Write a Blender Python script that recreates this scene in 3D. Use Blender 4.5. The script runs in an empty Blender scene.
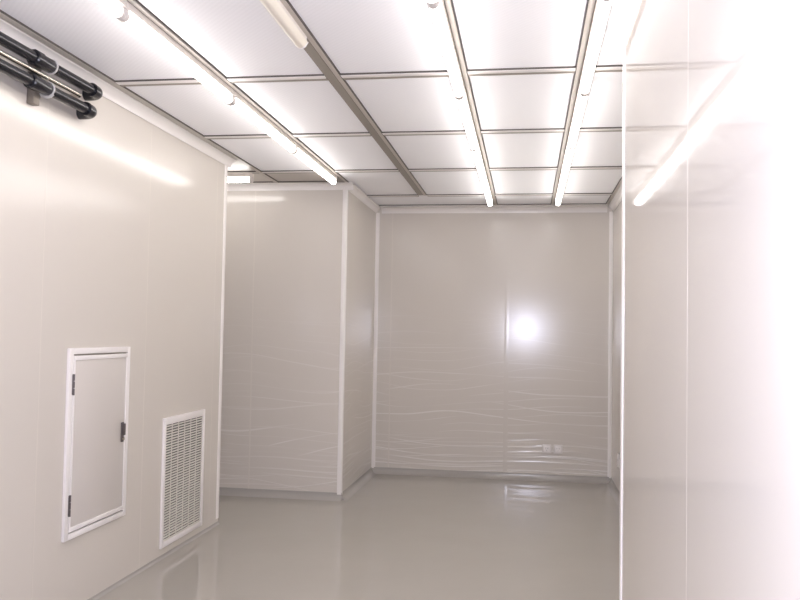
import bpy, bmesh, math
from mathutils import Vector, Matrix
C = bpy.context.scene.collection
PI = math.pi

# ------------------------------------------------------------------ numbers
ZG = 2.711                      # underside of the hung ceiling grid
ZP = ZG + 0.006                 # underside of the panels lying in it
D = 8.35                        # back wall
XL = -2.233                     # left wall
YL = 5.886                      # where the left wall ends
XC, YC = -1.545, 6.94           # corner of the boxed-out wall
XR = 0.826                      # far right wall
XN, YN = 0.325, 2.95            # near right wall and where it ends
YF = -1.0                       # wall behind the photographer
XA = -3.9                       # end of the side passage
R = [-2.154, -1.547, -0.953, -0.319, 0.235]
BY = [4.03, 5.23, 6.43, 7.63]
CV = 0.055                      # ceiling coving
LAMP_JOINT = [0.57, 1.78, 2.99, 4.20, 5.41, 6.62, 7.83]

# ------------------------------------------------------------------ materials
def new_mat(name):
    m = bpy.data.materials.new(name); m.use_nodes = True
    nt = m.node_tree; b = nt.nodes['Principled BSDF']
    return m, nt, b

def plain(name, col, rough=0.4, metal=0.0, spec=0.5, noise=0.0, scale=40.0):
    m, nt, b = new_mat(name)
    b.inputs['Base Color'].default_value = (*col, 1)
    b.inputs['Roughness'].default_value = rough
    b.inputs['Metallic'].default_value = metal
    b.inputs['Specular IOR Level'].default_value = spec
    if noise:
        g = nt.nodes.new('ShaderNodeNewGeometry')
        n = nt.nodes.new('ShaderNodeTexNoise'); n.inputs['Scale'].default_value = scale
        nt.links.new(g.outputs['Position'], n.inputs['Vector'])
        mx = nt.nodes.new('ShaderNodeMix'); mx.data_type = 'RGBA'
        mx.inputs[6].default_value = (*[c * (1 - noise) for c in col], 1)
        mx.inputs[7].default_value = (*[min(1, c * (1 + noise)) for c in col], 1)
        nt.links.new(n.outputs['Fac'], mx.inputs[0])
        nt.links.new(mx.outputs[2], b.inputs['Base Color'])
    return m

def emit(name, col, strength):
    m, nt, b = new_mat(name)
    b.inputs['Base Color'].default_value = (0.9, 0.9, 0.9, 1)
    b.inputs['Roughness'].default_value = 0.35
    b.inputs['Emission Color'].default_value = (*col, 1)
    b.inputs['Emission Strength'].default_value = strength
    return m

def math_node(nt, op, a, b=None, c=None, clamp=False):
    n = nt.nodes.new('ShaderNodeMath'); n.operation = op; n.use_clamp = clamp
    for i, v in enumerate((a, b, c)):
        if v is None: continue
        if isinstance(v, (int, float)): n.inputs[i].default_value = v
        else: nt.links.new(v, n.inputs[i])
    return n.outputs[0]

WALL_COL = (0.700, 0.652, 0.594)
def wall_material(name, film=0.0, rough=0.18, wave=0.0006):
    """coated metal panel; film > 0 adds the creased protective sheet on its lower part"""
    m, nt, b = new_mat(name)
    N, L = nt.nodes, nt.links
    g = N.new('ShaderNodeNewGeometry')
    b.inputs['Roughness'].default_value = rough
    b.inputs['Specular IOR Level'].default_value = 0.5
    n = N.new('ShaderNodeTexNoise'); n.inputs['Scale'].default_value = 1.1; n.inputs['Detail'].default_value = 2
    L.new(g.outputs['Position'], n.inputs['Vector'])
    mx = N.new('ShaderNodeMix'); mx.data_type = 'RGBA'
    mx.inputs[6].default_value = (*[c * 0.985 for c in WALL_COL], 1)
    mx.inputs[7].default_value = (*[c * 1.015 for c in WALL_COL], 1)
    L.new(n.outputs['Fac'], mx.inputs[0])
    col = mx.outputs[2]
    # faint waviness of the sheet metal
    wv = N.new('ShaderNodeTexNoise'); wv.inputs['Scale'].default_value = 1.7; wv.inputs['Detail'].default_value = 1
    L.new(g.outputs['Position'], wv.inputs['Vector'])
    height = math_node(nt, 'MULTIPLY', wv.outputs['Fac'], wave)
    if film:
        sep = N.new('ShaderNodeSeparateXYZ'); L.new(g.outputs['Position'], sep.inputs[0])
        along = math_node(nt, 'ADD', sep.outputs[0], sep.outputs[1])
        def ridge(freq, sx, sz, off, amp, width):
            # long wavy creases: level lines of height plus a slow wander along the wall
            cb = N.new('ShaderNodeCombineXYZ')
            L.new(math_node(nt, 'MULTIPLY_ADD', along, sx, off), cb.inputs[0])
            L.new(math_node(nt, 'MULTIPLY', sep.outputs[2], sz), cb.inputs[1])
            t = N.new('ShaderNodeTexNoise'); t.noise_dimensions = '2D'
            t.inputs['Scale'].default_value = 1.0; t.inputs['Detail'].default_value = 1.2; t.inputs['Roughness'].default_value = 0.4
            L.new(cb.outputs[0], t.inputs['Vector'])
            ph = math_node(nt, 'ADD', math_node(nt, 'MULTIPLY', sep.outputs[2], freq), math_node(nt, 'MULTIPLY', t.outputs['Fac'], amp))
            d = math_node(nt, 'ABSOLUTE', math_node(nt, 'SUBTRACT', math_node(nt, 'FRACT', ph), 0.5))
            ln = math_node(nt, 'SUBTRACT', 1.0, math_node(nt, 'DIVIDE', d, width), clamp=True)
            # each crease fades in and out along its length
            cb2 = N.new('ShaderNodeCombineXYZ')
            L.new(math_node(nt, 'MULTIPLY_ADD', along, 0.9, off*3.1), cb2.inputs[0])
            L.new(math_node(nt, 'MULTIPLY', sep.outputs[2], freq*0.7), cb2.inputs[1])
            q = N.new('ShaderNodeTexNoise'); q.noise_dimensions = '2D'; q.inputs['Scale'].default_value = 1.0; q.inputs['Detail'].default_value = 1
            L.new(cb2.outputs[0], q.inputs['Vector'])
            return math_node(nt, 'MULTIPLY', ln, math_node(nt, 'MULTIPLY', math_node(nt, 'SUBTRACT', q.outputs['Fac'], 0.38), 4.0, clamp=True))
        r1 = ridge(8.0, 0.50, 1.3, 3.0, 2.9, 0.055)
        r2 = ridge(12.0, 0.62, 1.0, 11.0, 4.2, 0.065)
        r3 = ridge(23.0, 0.50, 1.6, 27.0, 5.0, 0.20)
        low = N.new('ShaderNodeMapRange'); low.inputs[1].default_value = 1.75; low.inputs[2].default_value = 0.70
        low.inputs[3].default_value = 0.0; low.inputs[4].default_value = 1.0; low.clamp = True
        L.new(sep.outputs[2], low.inputs[0])
        vlow = N.new('ShaderNodeMapRange'); vlow.inputs[1].default_value = 0.45; vlow.inputs[2].default_value = 0.28
        vlow.inputs[3].default_value = 0.0; vlow.inputs[4].default_value = 1.0; vlow.clamp = True
        L.new(sep.outputs[2], vlow.inputs[0])
        r = math_node(nt, 'MAXIMUM', r1, math_node(nt, 'MULTIPLY', r2, 0.8))
        r = math_node(nt, 'MAXIMUM', r, math_node(nt, 'MULTIPLY', math_node(nt, 'MULTIPLY', r3, vlow.outputs[0]), 0.8))
        r = math_node(nt, 'MULTIPLY', r, low.outputs[0])
        crease = N.new('ShaderNodeMix'); crease.data_type = 'RGBA'
        crease.inputs[7].default_value = (0.93, 0.90, 0.88, 1)
        L.new(math_node(nt, 'MULTIPLY', r, film), crease.inputs[0]); L.new(col, crease.inputs[6])
        col = crease.outputs[2]
        height = math_node(nt, 'ADD', height, math_node(nt, 'MULTIPLY', math_node(nt, 'MULTIPLY', r, math_node(nt, 'MULTIPLY_ADD', vlow.outputs[0], 0.95, 0.05)), 0.0034 * film))
    L.new(col, b.inputs['Base Color'])
    bp = N.new('ShaderNodeBump'); bp.inputs['Strength'].default_value = 1.0; bp.inputs['Distance'].default_value = 1.0
    L.new(height, bp.inputs['Height']); L.new(bp.outputs[0], b.inputs['Normal'])
    return m

def floor_material():
    m, nt, b = new_mat('grey_epoxy')
    N, L = nt.nodes, nt.links
    g = N.new('ShaderNodeNewGeometry')
    n = N.new('ShaderNodeTexNoise'); n.inputs['Scale'].default_value = 2.2; n.inputs['Detail'].default_value = 4
    L.new(g.outputs['Position'], n.inputs['Vector'])
    mx = N.new('ShaderNodeMix'); mx.data_type = 'RGBA'
    mx.inputs[6].default_value = (0.435, 0.405, 0.365, 1); mx.inputs[7].default_value = (0.465, 0.435, 0.395, 1)
    L.new(n.outputs['Fac'], mx.inputs[0]); L.new(mx.outputs[2], b.inputs['Base Color'])
    b.inputs['Roughness'].default_value = 0.055
    b.inputs['Specular IOR Level'].default_value = 0.75
    w = N.new('ShaderNodeTexNoise'); w.inputs['Scale'].default_value = 3.0; w.inputs['Detail'].default_value = 2
    L.new(g.outputs['Position'], w.inputs['Vector'])
    bp = N.new('ShaderNodeBump'); bp.inputs['Distance'].default_value = 0.0010; bp.inputs['Strength'].default_value = 1
    L.new(w.outputs['Fac'], bp.inputs['Height']); L.new(bp.outputs[0], b.inputs['Normal'])
    return m

def panel_material():
    m, nt, b = new_mat('white_filter_mesh')
    N, L = nt.nodes, nt.links
    g = N.new('ShaderNodeNewGeometry')
    w = N.new('ShaderNodeTexWave'); w.wave_type = 'BANDS'; w.bands_direction = 'DIAGONAL'
    w.inputs['Scale'].default_value = 22.0; w.inputs['Distortion'].default_value = 0.0
    L.new(g.outputs['Position'], w.inputs['Vector'])
    mx = N.new('ShaderNodeMix'); mx.data_type = 'RGBA'
    mx.inputs[6].default_value = (0.90, 0.885, 0.90, 1); mx.inputs[7].default_value = (0.93, 0.915, 0.93, 1)
    L.new(w.outputs['Fac'], mx.inputs[0]); L.new(mx.outputs[2], b.inputs['Base Color'])
    b.inputs['Roughness'].default_value = 0.5
    b.inputs['Sheen Weight'].default_value = 0.36; b.inputs['Sheen Roughness'].default_value = 0.5
    return m

M = dict(
    wall=wall_material('cream_panel'),
    film=wall_material('cream_panel_under_film', 0.68, 0.18),
    near=wall_material('cream_panel_polished', 0.0, 0.04, 0.0006),
    film2=wall_material('cream_panel_under_thin_film', 0.50, 0.15),
    seam=plain('joint_sealant', (0.735, 0.685, 0.622), 0.18),
    trim=plain('white_corner_profile', (0.92, 0.88, 0.85), 0.25),
    cove=plain('white_coving', (0.90, 0.86, 0.83), 0.25),
    floor=floor_material(),
    skirt=plain('grey_epoxy_coving', (0.44, 0.415, 0.385), 0.15, noise=0.05, scale=5),
    panel=panel_material(),
    blank=plain('beige_blank_plate', (0.56, 0.51, 0.46), 0.35, noise=0.02, scale=4),
    lip=plain('tan_aluminium_lip', (0.50, 0.45, 0.40), 0.35, noise=0.03, scale=30),
    barlip=plain('pale_aluminium_lip', (0.84, 0.80, 0.77), 0.35, noise=0.03, scale=30),
    chan=plain('taupe_channel', (0.30, 0.265, 0.22), 0.4, noise=0.04, scale=30),
    gasket=plain('dark_gasket', (0.10, 0.085, 0.075), 0.6, noise=0.1, scale=60),
    housing=plain('lamp_housing_white', (0.82, 0.76, 0.70), 0.35),
    tube=emit('lit_diffuser', (1.0, 0.965, 0.94), 9.0),
    off=plain('unlit_diffuser', (0.88, 0.82, 0.71), 0.3),
    cap=plain('lamp_end_plastic', (0.74, 0.69, 0.66), 0.35),
    white=plain('white_painted_metal', (0.92, 0.88, 0.86), 0.3),
    door=plain('pale_grey_door_sheet', (0.68, 0.635, 0.595), 0.3, noise=0.015, scale=3),
    dark=plain('dark_metal', (0.13, 0.11, 0.11), 0.35, metal=0.4),
    hole=plain('dark_interior', (0.10, 0.09, 0.08), 0.8),
    duct_shade=plain('painted_duct_shade', (0.03, 0.025, 0.02), 0.9),
    slat=plain('grille_white', (0.80, 0.76, 0.70), 0.4),
    pvc=plain('black_pipe_plastic', (0.012, 0.012, 0.016), 0.22, noise=0.2, scale=20),
    steel=plain('bright_steel', (0.62, 0.58, 0.52), 0.22, metal=1.0),
    strut=plain('galvanised_strut', (0.24, 0.21, 0.18), 0.45, metal=0.5, noise=0.1, scale=40),
    ring=plain('pale_ring', (0.60, 0.58, 0.57), 0.3),
    socket=plain('socket_plastic', (0.80, 0.76, 0.73), 0.3),
)

# ------------------------------------------------------------------ mesh helpers
class MB:
    def __init__(s): s.bm = bmesh.new(); s.mats = []
    def mi(s, m):
        if m not in s.mats: s.mats.append(m)
        return s.mats.index(m)
    def box(s, x0, x1, y0, y1, z0, z1, m, bevel=0.0, seg=2):
        v = [s.bm.verts.new(p) for p in ((x0,y0,z0),(x1,y0,z0),(x1,y1,z0),(x0,y1,z0),(x0,y0,z1),(x1,y0,z1),(x1,y1,z1),(x0,y1,z1))]
        i = s.mi(m); fs = []
        for q in ((3,2,1,0),(4,5,6,7),(0,1,5,4),(1,2,6,5),(2,3,7,6),(3,0,4,7)):
            f = s.bm.faces.new([v[k] for k in q]); f.material_index = i; fs.append(f)
        if bevel:
            es = list({e for f in fs for e in f.edges})
            r = bmesh.ops.bevel(s.bm, geom=es, offset=bevel, segments=seg, affect='EDGES', profile=0.5)
            for f in r['faces']: f.material_index = i
        return s
    def prism(s, poly, axis, a, b, m):
        """poly: 2D outline in the two other axes, extruded from a to b along axis"""
        def P(p, t):
            return {'x': (t, p[0], p[1]), 'y': (p[0], t, p[1]), 'z': (p[0], p[1], t)}[axis]
        A = [s.bm.verts.new(P(p, a)) for p in poly]; B = [s.bm.verts.new(P(p, b)) for p in poly]
        i = s.mi(m); n = len(poly); fs = [s.bm.faces.new(A), s.bm.faces.new(B[::-1])]
        for k in range(n): fs.append(s.bm.faces.new((A[k], B[k], B[(k+1) % n], A[(k+1) % n])))
        for f in fs: f.material_index = i
        bmesh.ops.recalc_face_normals(s.bm, faces=fs)
        return s
    def sweep(s, path, rad, m, n=20, cap=True):
        """round bar along a path of points; rad may be a list"""
        path = [Vector(p) for p in path]
        rads = rad if isinstance(rad, (list, tuple)) else [rad] * len(path)
        rings = []; up = None
        for k, p in enumerate(path):
            t = (path[min(k+1, len(path)-1)] - path[max(k-1, 0)]).normalized()
            if up is None: up = t.orthogonal().normalized()
            u = (up - t * up.dot(t)).normalized(); up = u; w = t.cross(u)
            rings.append([s.bm.verts.new(p + (u * math.cos(2*PI*j/n) + w * math.sin(2*PI*j/n)) * rads[k]) for j in range(n)])
        i = s.mi(m); fs = []
        for a, b in zip(rings, rings[1:]):
            for j in range(n): fs.append(s.bm.faces.new((a[j], a[(j+1) % n], b[(j+1) % n], b[j])))
        if cap: fs += [s.bm.faces.new(rings[0][::-1]), s.bm.faces.new(rings[-1])]
        for f in fs: f.material_index = i
        bmesh.ops.recalc_face_normals(s.bm, faces=fs)
        return s
    def build(s, name, parent=None, smooth=True, loc=None):
        me = bpy.data.meshes.new(name); 
        if loc is not None: bmesh.ops.translate(s.bm, verts=s.bm.verts, vec=-Vector(loc))
        s.bm.to_mesh(me); s.bm.free()
        for m in s.mats: me.materials.append(m)
        if smooth:
            for p in me.polygons: p.use_smooth = True
            me.set_sharp_from_angle(angle=math.radians(32))
        o = bpy.data.objects.new(name, me); C.objects.link(o)
        if loc is not None: o.location = loc
        if parent: o.parent = parent
        return o

def tag(o, label, cat, group=None):
    o['label'] = label; o['category'] = cat
    if group: o['group'] = group
    return o
def structure(o): o['kind'] = 'structure'; return o
def thing(name, label, cat, loc=(0,0,0), group=None):
    o = bpy.data.objects.new(name, None); o.empty_display_size = 0.1; C.objects.link(o); o.location = loc
    return tag(o, label, cat, group)
def arc(cx, cy, r, a0, a1, n=8):
    return [(cx + r*math.cos(math.radians(a0 + (a1-a0)*k/n)), cy + r*math.sin(math.radians(a0 + (a1-a0)*k/n))) for k in range(n+1)]

# ------------------------------------------------------------------ the room
mb = MB(); mb.box(XA-0.1, XR+0.1, YF-0.1, D+0.1, -0.1, 0.0, M['floor'])
structure(mb.build('floor', smooth=False))

mb = MB(); mb.box(XA-0.1, XR+0.1, YF-0.1, D+0.1, ZG+0.045, ZG+0.12, M['blank'])
mb.box(XL, XN, YF, 2.75, ZP, ZG+0.045, M['panel'])
structure(mb.build('ceiling', smooth=False))

def seam_x(mb, x, y, w=0.012, t=0.0012, m=None):      # joint on a wall that faces -Y
    mb.box(x-w/2, x+w/2, y-t, y+0.01, 0.0, ZG, m or M['seam'], 0.0004, 1)
def seam_y(mb, y, x, s, w=0.008, t=0.0005):           # joint on a wall that faces s*X
    a, b = sorted((x + s*t, x - s*0.01)); mb.box(a, b, y-w/2, y+w/2, 0.0, ZG, M['seam'], min(0.0004, t*0.7), 1)

mb = MB(); mb.box(XA-0.1, XR+0.1, D, D+0.1, 0, ZG+0.12, M['film'])
# the back wall's joint is a shallow rounded cover strip
mb.prism([(-0.222, D+0.005), (-0.222, D-0.0004), (-0.216, D-0.0006), (-0.200, D-0.0008), (-0.184, D-0.0006), (-0.178, D-0.0004), (-0.178, D+0.005)], 'z', 0.06, ZG, M['wall'])
seam_x(mb, -1.375, D)
structure(mb.build('wall_back'))

mb = MB(); mb.box(XL-0.1, XL, YF-0.1, YL, 0, ZG+0.12, M['wall'])
for y in (0.33, 1.405, 2.48, 3.553, 4.628, 5.703): seam_y(mb, y, XL, 1)
structure(mb.build('wall_left'))
mb = MB(); mb.box(XA-0.1, XL-0.1, YL-0.1, YL, 0, ZG+0.12, M['wall']); structure(mb.build('wall_passage_near'))

mb = MB(); mb.box(XA-0.1, XC, YC, D, 0, ZG+0.045, M['film2'])
seam_x(mb, -2.366, YC); seam_x(mb, -3.45, YC)
structure(mb.build('wall_recess'))

mb = MB(); mb.box(XA-0.1, XA, YL, YC, 0, ZG+0.12, M['wall']); structure(mb.build('wall_passage'))
mb = MB(); mb.box(XR, XR+0.1, YN, D, 0, ZG+0.12, M['wall'])
seam_y(mb, 5.2, XR, -1); seam_y(mb, 6.9, XR, -1)
structure(mb.build('wall_right'))
mb = MB(); mb.box(XN, XR+0.1, YF-0.1, YN, 0, ZG+0.12, M['near'])
for y in (0.60, 1.77): seam_y(mb, y, XN, -1, 0.006, 0.0002)
structure(mb.build('wall_near_right'))
mb = MB(); mb.box(XL, XN, YF-0.1, YF, 0, ZG+0.045, M['wall']); structure(mb.build('wall_front'))

# ------------------------------------------------------------------ corner profiles, coving, skirting
ntrim = [0]
def trim(mb):
    ntrim[0] += 1
    return structure(mb.build('trim_%d' % ntrim[0]))

def inner_corner(x, y, sx, sy, r=0.034):          # quarter-round profile in an inside corner, room towards (sx, sy)
    pts = [(x, y), (x + sx*r, y)] + [(x + sx*(r - r*math.sin(math.radians(a))), y + sy*(r - r*math.cos(math.radians(a)))) for a in range(0, 91, 10)][1:-1] + [(x, y + sy*r)]
    mb = MB(); mb.prism(pts, 'z', 0.05, ZG-0.05, M['trim']); trim(mb)
inner_corner(XC, D, 1, -1); inner_corner(XR, D, -1, -1)

def outer_corner(x, y, sx, sy, leg, leg2, t=0.004, z1=ZG-CV, z0=0.045):   # the room lies towards +sx and +sy
    e = t*1.0
    pts = [(x - sx*leg, y), (x - sx*leg, y + sy*t*0.6), (x - sx*(leg-0.004), y + sy*t)]
    pts += [(x - sx*0.004, y + sy*t), (x + sx*t*0.72, y + sy*t*0.72), (x + sx*t, y - sy*0.004)]
    pts += [(x + sx*t, y - sy*(leg2-0.004)), (x + sx*t*0.6, y - sy*leg2), (x, y - sy*leg2), (x, y)]
    mb = MB(); mb.prism(pts, 'z', z0, z1, M['trim']); trim(mb)
outer_corner(XL, YL, 1, 1, 0.045, 0.050)
outer_corner(XC, YC, 1, -1, 0.038, 0.038)
outer_corner(XN, YN, -1, 1, 0.035, 0.045, z1=ZG)

def cove_y(x, sx, y0, y1, r=CV):                  # ceiling coving along Y on a wall at x, room towards sx
    z = ZG - 0.004
    pts = [(x, z), (x + sx*r, z)] + [(x + sx*(r - (r-0.006)*math.sin(math.radians(a))), z - (r - (r-0.006)*math.cos(math.radians(a)))) for a in range(0, 91, 9)] + [(x + sx*0.006, z - r), (x, z - r)]
    mb = MB(); mb.prism(pts, 'y', y0, y1, M['cove']); trim(mb)
def cove_x(y, sy, x0, x1, r=CV):
    z = ZG - 0.004
    pts = [(y, z), (y + sy*r, z)] + [(y + sy*(r - (r-0.006)*math.sin(math.radians(a))), z - (r - (r-0.006)*math.cos(math.radians(a)))) for a in range(0, 91, 9)] + [(y + sy*0.006, z - r), (y, z - r)]
    mb = MB(); mb.prism(pts, 'x', x0, x1, M['cove']); trim(mb)
cove_y(XL, 1, YF, YL + CV); cove_x(YL, 1, XA, XL)
cove_x(YC, -1, XA, XC + CV); cove_y(XC, 1, YC, D)
cove_x(D, -1, XC + CV, XR - CV); cove_y(XR, -1, YN, D)

def skirt(name, pts, axis, a, b):
    mb = MB(); mb.prism(pts, axis, a, b, M['skirt']); structure(mb.build(name))
def skirt_profile(u, s, r=0.055, t=0.003):
    return [(u, 0.0), (u + s*r, 0.0)] + [(u + s*(r - (r-t)*math.sin(math.radians(a))), (r - (r-t)*math.cos(math.radians(a)))-t+0.0005) for a in range(0, 91, 9)] + [(u + s*t, r+0.004), (u, r+0.006)]
skirt('baseboard_left', skirt_profile(XL, 1, 0.016, 0.002), 'y', YF, YL+0.004)
skirt('baseboard_recess', skirt_profile(YC, -1), 'x', XA, XC+0.004)
skirt('baseboard_column', skirt_profile(XC, 1), 'y', YC-0.004, D)
skirt('baseboard_back', skirt_profile(D, -1), 'x', XC, XR)
skirt('baseboard_right', skirt_profile(XR, -1), 'y', YN, D)
skirt('baseboard_near_right', skirt_profile(XN, -1), 'y', YF, YN)

# ------------------------------------------------------------------ hung ceiling grid
grid = thing('ceiling_grid', 'aluminium ceiling grid of long rails and cross bars over the whole room', 'ceiling grid', (0, 4, ZG))
ZT = ZG + 0.040
def part(mb, name): 
    o = mb.build(name); o.parent = grid; o.matrix_parent_inverse = Matrix.Translation((0, -4, -ZG)); return o
def rail(x, s, y0, y1):
    """long rail at x; its open channel lies on the side s"""
    mb = MB()
    def bx(a, b, z0, m, bev=0.0):
        a, b = sorted((x + s*a, x + s*b)); mb.box(a, b, y0, y1, z0, ZT, m, bev, 1)
    bx(-0.018, -0.014, ZG-0.001, M['gasket'])
    bx(-0.014, 0.010, ZG-0.004, M['lip'], 0.0015)
    bx(0.010, 0.014, ZG, M['gasket'])
    bx(0.014, 0.062, ZG-0.001, M['chan'], 0.001)
    bx(0.062, 0.065, ZG+0.002, M['gasket'])
    part(mb, 'main_rail')
mb = MB()
mb.box(R[0]-0.024, R[0]-0.020, YF, YC-CV-0.002, ZG, ZT, M['gasket'])
mb.box(R[0]-0.020, R[0]+0.012, YF, YC-CV-0.002, ZG-0.003, ZT, M['lip'], 0.0015, 1)
mb.box(R[0]+0.012, R[0]+0.017, YF, YC-CV-0.002, ZG, ZT, M['gasket'])
part(mb, 'main_rail')
rail(R[1], -1, YF, 8.19); rail(R[2], -1, YF, BY[3]-0.044); rail(R[3], -1, YF, 8.19); rail(R[4], 1, YF, 8.19)
mb = MB()                                          # rail along the far right wall
mb.box(0.742, 0.746, YN, 8.19, ZG, ZT, M['gasket']); mb.box(0.746, 0.770, YN, 8.19, ZG-0.003, ZT, M['lip'], 0.0015, 1)
part(mb, 'main_rail')
spans = [(R[0]+0.017, R[1]-0.065), (R[1]+0.018, R[2]-0.065), (R[2]+0.018, R[3]-0.065), (R[3]+0.018, R[4]-0.018), (R[4]+0.065, 0.742)]
for y in [0.43, 1.63, 2.83] + BY:
    mb = MB()
    for k, (a, b) in enumerate(spans):
        if k == 0 and y > 7: continue
        if k == 4 and y < YN: continue
        mb.box(a, b, y-0.043, y-0.038, ZG-0.001, ZT, M['gasket'])
        mb.box(a, b, y-0.038, y+0.002, ZG-0.004, ZT, M['barlip'], 0.0015, 1)
        mb.box(a, b, y+0.002, y+0.005, ZG+0.001, ZT, M['gasket'])
        mb.box(a, b, y+0.005, y+0.042, ZG-0.001, ZT, M['chan'], 0.001, 1)
        mb.box(a, b, y+0.042, y+0.045, ZG+0.002, ZT, M['gasket'])
    if y == 6.43:
        mb.box(XA, R[0]-0.024, y-0.043, y-0.038, ZG-0.001, ZT, M['gasket'])
        mb.box(XA, R[0]-0.024, y-0.038, y+0.002, ZG-0.004, ZT, M['lip'], 0.0015, 1)
        mb.box(XA, R[0]-0.024, y+0.002, y+0.042, ZG-0.001, ZT, M['chan'], 0.001, 1)
    part(mb, 'cross_rail')
mb = MB()                                          # closing strip along the back wall
mb.box(XC+CV, XR-CV, 8.19, 8.195, ZG-0.001, ZT, M['gasket'])
mb.box(XC+CV, XR-CV, 8.195, 8.250, ZG-0.004, ZT, M['barlip'], 0.0015, 1)
mb.box(XC+CV, XR-CV, 8.250, 8.254, ZG, ZT, M['gasket'])
mb.box(XC+CV, XR-CV, 8.254, D-CV, ZG-0.003, ZT, M['barlip'], 0.0015, 1)
part(mb, 'cross_rail')
mb = MB()                                          # closing strip along the boxed-out wall
for a, b in ((XA, R[0]-0.024), (R[0]+0.017, R[1]-0.065)):
    mb.box(a, b, YC-CV-0.030, YC-CV-0.026, ZG-0.001, ZT, M['gasket'])
    mb.box(a, b, YC-CV-0.026, YC-CV-0.001, ZG-0.003, ZT, M['lip'], 0.0015, 1)
part(mb, 'cross_rail')

# panels lying in the grid
cols = ['between the left wall and the leftmost lamp row', 'between the leftmost lamp row and the wide bare rail',
        'between the wide bare rail and the middle lamp row', 'between the two right lamp rows', 'right of the rightmost lamp row']
ys = [2.83] + BY + [8.235]
rowname = {0: 'nearest the camera', 1: 'second from the camera', 2: 'third from the camera', 3: 'fourth from the camera'}
for k, (a, b) in enumerate(spans):
    for r in range(5):
        y0, y1 = ys[r] + 0.045, ys[r+1] - 0.043
        if k == 4 and r == 0: y0 = YN
        blank = r == 4
        if blank and k == 2: continue
        xa, xb = (a, spans[2][1]) if blank and k == 1 else (a, b)
        if blank: y1 = 8.189
        if k == 0:
            if r == 4: continue
            if r == 3: y1 = YC - CV - 0.030; blank = True
        o_mb = MB(); m = (M['blank'] if k == 0 else M['panel']) if blank else M['panel']
        cx, cy = (xa+xb)/2, (y0+y1)/2
        o_mb.box(xa+0.001, xb-0.001, y0+0.001, y1-0.001, ZP, ZP+0.018, m, 0.002, 1)
        o = o_mb.build('blank_ceiling_plate' if blank else 'ceiling_filter_panel', loc=(cx, cy, ZP))
        if blank and k == 0: lab = 'beige blank ceiling plate beside the end of the leftmost lamp row'
        elif blank: lab = 'narrow pale ceiling plate at the back wall, ' + ('left of the middle lamp row' if k == 1 else cols[k])
        else: lab = 'white ceiling panel ' + cols[k] + ', ' + rowname[r]
        tag(o, lab, 'ceiling panel', 'narrow blank plates at the far edges of the ceiling' if blank else 'white panels in the ceiling grid')
for i, (y0, y1) in enumerate(((YL+CV+0.002, 6.386), (6.474, YC-CV-0.031))):
    mb = MB(); mb.box(XA+0.002, R[0]-0.025, y0, y1, ZP, ZP+0.018, M['blank'], 0.002, 1)
    o = mb.build('blank_ceiling_plate', loc=((XA+R[0])/2, (y0+y1)/2, ZP))
    tag(o, ['pale ceiling plate just past the left wall end', 'pale ceiling plate of the side passage, behind its crosswise lamp'][i], 'ceiling panel', 'narrow blank plates at the far edges of the ceiling')

# ------------------------------------------------------------------ lamps
W, H, HB = 0.040, 0.072, 0.030
def drop(w, h, hb, n=14):            # teardrop outline hanging from z = 0
    top = [(-w/2*0.92, -hb), (-w/2*0.92, -hb-0.001)]
    pts = []
    for k in range(n+1):
        a = PI + PI*k/n
        pts.append((w/2*math.cos(a), -(h - w/2*0.9) + w/2*0.9*math.sin(a)))
    return [(-w*0.40, -hb)] + pts + [(w*0.40, -hb)]
def lamp_parts(root, length, lit=True):
    L2 = length/2; cap = 0.026
    b = MB(); b.box(-0.026, 0.026, -L2+0.002, L2-0.002, -HB, -0.0002, M['housing'], 0.002, 1)
    b.build('housing', root)
    d = MB()
    if lit: d.prism(drop(W, H, HB), 'y', -L2+cap, L2-cap, M['tube'])
    else:
        w = 0.062
        d.prism([(-w*0.42, -HB), (-w*0.5, -0.026), (-w*0.30, -0.046), (-w*0.12, -0.052), (w*0.12, -0.052), (w*0.30, -0.046), (w*0.5, -0.026), (w*0.42, -HB)], 'y', -L2+0.006, L2-0.006, M['off'])
    d.build('diffuser', root)
    for s in (-1, 1):
        c = MB()
        if lit:
            c.prism(drop(W+0.005, H+0.003, HB-0.002), 'y', s*(L2-cap-0.001), s*(L2-0.0015), M['cap'])
        else:
            w = 0.066
            c.prism([(-w*0.44, -HB), (-w*0.5, -0.026), (-w*0.32, -0.048), (-w*0.12, -0.054), (w*0.12, -0.054), (w*0.32, -0.048), (w*0.5, -0.026), (w*0.44, -HB)], 'y', s*(L2-0.006), s*L2, M['white'])
        c.build('end_cap', root)
def copy_thing(o, loc):
    c = o.copy(); C.objects.link(c); c.location = loc
    for ch in o.children:
        d = ch.copy(); C.objects.link(d); d.parent = c
    return c
rows = [('leftmost lamp row', R[1]-0.038, LAMP_JOINT[:-1]), ('middle lamp row', R[3]-0.038, LAMP_JOINT), ('rightmost lamp row', R[4]+0.038, LAMP_JOINT)]
ordn = ['farthest from the camera', 'second from its far end', 'third from its far end', 'fourth from its far end', 'fifth from its far end', 'sixth from its far end']
proto = None
for name, x, js in rows:
    segs = list(zip(js, js[1:]))[::-1]
    for i, (a, b) in enumerate(segs):
        loc = (x, (a+b)/2, ZG-0.001); lab = 'lit white tube light of the ' + name + ', ' + ordn[i]
        if proto is None:
            proto = thing('tube_light', lab, 'ceiling light', loc, 'lit tube lights under the ceiling rails'); lamp_parts(proto, 1.21)
        else:
            o = copy_thing(proto, loc); o['label'] = lab
o = copy_thing(proto, (R[0]-0.075-0.605, 6.462, ZG-0.001)); o.rotation_euler = (0, 0, PI/2)
o['label'] = 'lit tube light mounted crosswise in the side passage past the left wall'
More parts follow.
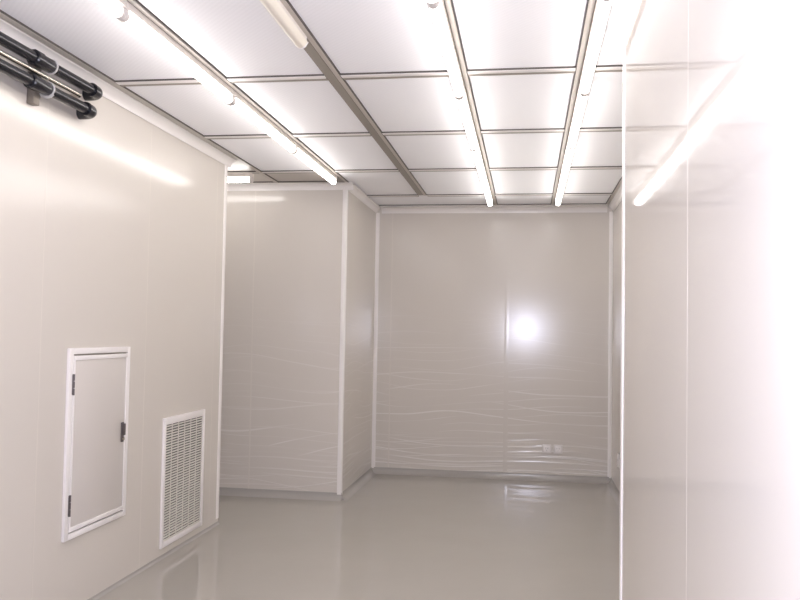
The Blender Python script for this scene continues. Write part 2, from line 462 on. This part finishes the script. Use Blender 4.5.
u = thing('unlit_light', 'unlit cream light fixture ending partway along the wide bare rail', 'ceiling light', (R[2]-0.032, 2.845, ZG-0.001)); lamp_parts(u, 1.20, False)

# ------------------------------------------------------------------ access hatch on the left wall
y0, y1, z0, z1 = 3.780, 4.410, 0.380, 1.325
h = thing('access_hatch', 'white framed access hatch with pale grey door low on the left wall', 'access door', (XL, (y0+y1)/2, z0))
def child(mb, name, root):
    o = mb.build(name); o.parent = root; o.matrix_parent_inverse = Matrix.Translation(-root.location); return o
fw, ft = 0.038, 0.016
mb = MB()
mb.box(XL, XL+ft, y0, y0+fw, z0, z1, M['white'], 0.003); mb.box(XL, XL+ft, y1-fw*0.8, y1, z0, z1, M['white'], 0.003)
mb.box(XL, XL+ft, y0+fw, y1-fw*0.8, z1-0.030, z1, M['white'], 0.003); mb.box(XL, XL+ft, y0+fw, y1-fw*0.8, z0, z0+0.030, M['white'], 0.003)
child(mb, 'frame', h)
mb = MB()
mb.box(XL, XL+0.004, y0+fw, y1-fw*0.8, z0+0.030, z1-0.030, M['chan'])
da, db, dc, dd = y0+fw+0.002, y1-fw*0.8-0.002, z0+0.038, z1-0.038
mb.box(XL+0.004, XL+0.014, da, db, dc, dd, M['door'], 0.002)
dr = child(mb, 'door_leaf', h)
mb = MB(); e = 0.022
mb.box(XL+0.013, XL+0.019, da, db, dd-e, dd, M['white'], 0.0015); mb.box(XL+0.013, XL+0.019, da, db, dc, dc+e, M['white'], 0.0015)
mb.box(XL+0.013, XL+0.019, da, da+0.012, dc+e, dd-e, M['white'], 0.0015); mb.box(XL+0.013, XL+0.019, db-0.012, db, dc+e, dd-e, M['white'], 0.0015)
o = mb.build('door_border'); o.parent = dr
for zc in (1.145, 0.550):
    mb = MB(); yh = y0 + fw - 0.002
    for k in range(3):
        mb.sweep([(XL+ft+0.004, yh, zc-0.052+0.0355*k), (XL+ft+0.004, yh, zc-0.052+0.0355*k+0.033)], 0.006, M['dark'], 12)
    mb.box(XL+ft-0.001, XL+ft+0.003, yh-0.008, yh+0.004, zc-0.05, zc+0.05, M['dark'], 0.001, 1)
    child(mb, 'hinge', h)
mb = MB(); yl = 4.338
mb.box(XL+0.013, XL+0.022, yl-0.013, yl+0.013, 0.797, 0.907, M['dark'], 0.004)
mb.box(XL+0.022, XL+0.034, yl-0.010, yl+0.010, 0.835, 0.900, M['dark'], 0.004)
lt = child(mb, 'latch', h)
mb = MB(); mb.sweep([(XL+0.022, yl, 0.815), (XL+0.028, yl, 0.815)], 0.009, M['steel'], 14)
o = mb.build('key_cylinder'); o.parent = lt

# ------------------------------------------------------------------ return air grille
y0, y1, z0, z1 = 4.890, 5.550, 0.067, 0.872
g = thing('air_grille', 'white louvred return air grille at the bottom of the left wall', 'air vent', (XL, (y0+y1)/2, z0))
mb = MB(); fw = 0.034; t = 0.014
def bar(a, b, c, d): mb.box(XL, XL+t, a, b, c, d, M['white'], 0.003)
bar(y0, y0+fw, z0, z1); bar(y1-fw, y1, z0, z1); bar(y0+fw, y1-fw, z1-0.045, z1); bar(y0+fw, y1-fw, z0, z0+0.035)
child(mb, 'frame', g)
mb = MB(); mb.box(XL, XL+0.002, y0+fw, y1-fw, z0+0.035, z1-0.045, M['duct_shade']); child(mb, 'backing', g)  # flat dark sheet: the shade between the slats is put into its colour
mb = MB(); za, zb = z0+0.035, z1-0.045; n = 43; p = (zb-za)/n
for k in range(n):
    z = za + p*(k+0.12)
    mb.prism([(XL+0.0035, z+0.0040), (XL+0.0110, z), (XL+0.0110, z+0.0060), (XL+0.0035, z+0.0088)], 'y', y0+fw, y1-fw, M['slat'])
for k in range(1, 6):
    yy = y0+fw + (y1-y0-2*fw)*k/6
    mb.box(XL+0.003, XL+0.0080, yy-0.003, yy+0.003, za, zb, M['slat'])
child(mb, 'louvre', g)

# ------------------------------------------------------------------ pipes under the ceiling, left wall
XP = -2.155
def pipe(label, z, yend, yc):
    r = 0.025
    root = thing('black_pipe', label, 'pipe', (XP, yend, z), 'black pipes on the left wall')
    mb = MB(); mb.sweep([(XP, YF+0.002, z), (XP, yend-0.055, z)], r, M['pvc'], 24); child(mb, 'pipe', root)
    mb = MB()                                   # elbow turning into the wall
    br = 0.045; path = [(XP, yend-0.085, z)]; 
    for k in range(9):
        a = math.radians(90*k/8); path.append((XP - br*(1-math.cos(a)), yend-0.05 + br*math.sin(a)-0.005, z))
    path.append((XL+0.001, path[-1][1], z))
    rr = [0.0315]*len(path); mb.sweep(path, rr, M['pvc'], 24)
    mb.sweep([(XP, yend-0.092, z), (XP, yend-0.080, z)], [0.034, 0.034], M['pvc'], 24)
    child(mb, 'elbow', root)
    mb = MB()                                   # union nut
    mb.sweep([(XP, yc-0.105, z), (XP, yc-0.100, z), (XP, yc-0.055, z), (XP, yc-0.05, z), (XP, yc+0.03, z), (XP, yc+0.035, z)], [0.030, 0.036, 0.036, 0.032, 0.032, 0.030], M['pvc'], 12)
    un = child(mb, 'union', root)
    mb = MB(); mb.sweep([(XP, yc+0.035, z), (XP, yc+0.040, z)], 0.0350, M['ring'], 24)
    o = mb.build('ring'); o.parent = un
    return root
pipe('upper black pipe high on the left wall, elbow at its end', 2.612, 3.880, 3.400)
pipe('lower black pipe high on the left wall, elbow at its end', 2.503, 3.830, 3.380)
mb = MB(); zt, xt = 2.5520, XP+0.004
path = [(xt, YF+0.002, zt), (xt, 3.665, zt)] + [(xt-0.03*(1-math.cos(math.radians(a))), 3.665+0.03*math.sin(math.radians(a)), zt) for a in range(15, 91, 15)] + [(XL+0.001, 3.695, zt)]
mb.sweep(path, 0.011, M['steel'], 14)
tag(mb.build('steel_tube'), 'thin shiny steel tube running between the two black pipes', 'pipe')
b = thing('pipe_bracket', 'grey metal bracket holding the black pipes off the left wall', 'bracket', (XL, 3.40, 2.43))
mb = MB(); mb.box(XL, XL+0.036, 3.378, 3.425, 2.430, 2.640, M['strut'], 0.003)
child(mb, 'strut', b)
for z in (2.612, 2.503):
    mb = MB(); mb.box(XL+0.035, XP-0.037, 3.380, 3.423, z-0.040, z+0.020, M['strut'], 0.002)
    child(mb, 'saddle', b)
mb = MB()
arc_pts = [(XP + 0.0405*math.cos(math.radians(a)), 3.415, 2.503 + 0.0405*math.sin(math.radians(a))) for a in range(180, 321, 14)]
mb.sweep(arc_pts, 0.0035, M['ring'], 8)
child(mb, 'clip', b)

# ------------------------------------------------------------------ wall sockets
def socket_plate(label, x, y, z, rot, group=None, hgt=0.086):
    r = thing('wall_socket', label, 'socket', (x, y, z), group)
    mb = MB(); w = 0.043
    mb.box(-w, w, -0.010, 0.0, -hgt/2, hgt/2, M['socket'], 0.003); mb.build('plate', r)
    mb = MB(); mb.box(-0.030, 0.030, -0.0125, -0.009, -hgt*0.35, hgt*0.35, M['white'], 0.0015); mb.build('insert', r)
    mb = MB()
    for sx in (-0.010, 0.010): mb.box(sx-0.0015, sx+0.0015, -0.0129, -0.012, 0.000, 0.014, M['hole'])
    mb.box(-0.0015, 0.0015, -0.0129, -0.012, -0.020, -0.010, M['hole']); mb.build('slot', r)
    r.rotation_euler = (0, 0, rot)
socket_plate('left one of the two white sockets low on the back wall', 0.207, D, 0.310, 0, 'pair of sockets on the back wall')
socket_plate('right one of the two white sockets low on the back wall', 0.316, D, 0.310, 0, 'pair of sockets on the back wall')
socket_plate('white socket on the far right wall, mostly hidden behind the near wall edge', XR, 7.66, 0.320, -PI/2, None, 0.12)

# ------------------------------------------------------------------ camera, its flash, world
f, yaw, pitch, roll = 827.49, .1527, .0395, .0173
c, s = math.cos(yaw), math.sin(yaw)
R0, F0, Z = Vector((c, s, 0)), Vector((-s, c, 0)), Vector((0, 0, 1))
Fw = math.cos(pitch)*F0 + math.sin(pitch)*Z; U0 = -math.sin(pitch)*F0 + math.cos(pitch)*Z
Rt = math.cos(roll)*R0 + math.sin(roll)*U0; Up = -math.sin(roll)*R0 + math.cos(roll)*U0
cam = bpy.data.cameras.new('camera'); cam.sensor_width = 36; cam.lens = f*36/800; cam.clip_start = 0.05
co = bpy.data.objects.new('camera', cam); C.objects.link(co)
m = Matrix((Rt, Up, -Fw)).transposed().to_4x4(); m.translation = (0, 0, 1.43); co.matrix_world = m
bpy.context.scene.camera = co

fl = bpy.data.lights.new('camera_flash', 'AREA'); fl.shape = 'RECTANGLE'; fl.size = 0.05; fl.size_y = 0.035
fl.energy = 58.0; fl.color = (0.78, 0.80, 1.0)
fo = bpy.data.objects.new('camera_flash', fl); C.objects.link(fo)
m2 = Matrix((Rt, Up, -Fw)).transposed().to_4x4(); m2.translation = (-0.02, 0.0, 1.55); fo.matrix_world = m2

w = bpy.data.worlds.new('world'); bpy.context.scene.world = w; w.use_nodes = True
w.node_tree.nodes['Background'].inputs[0].default_value = (0.05, 0.05, 0.05, 1)
vs = bpy.context.scene.view_settings
vs.view_transform = 'Standard'; vs.look = 'None'; vs.gamma = 1; vs.use_curve_mapping = False
vs.exposure = 0.33
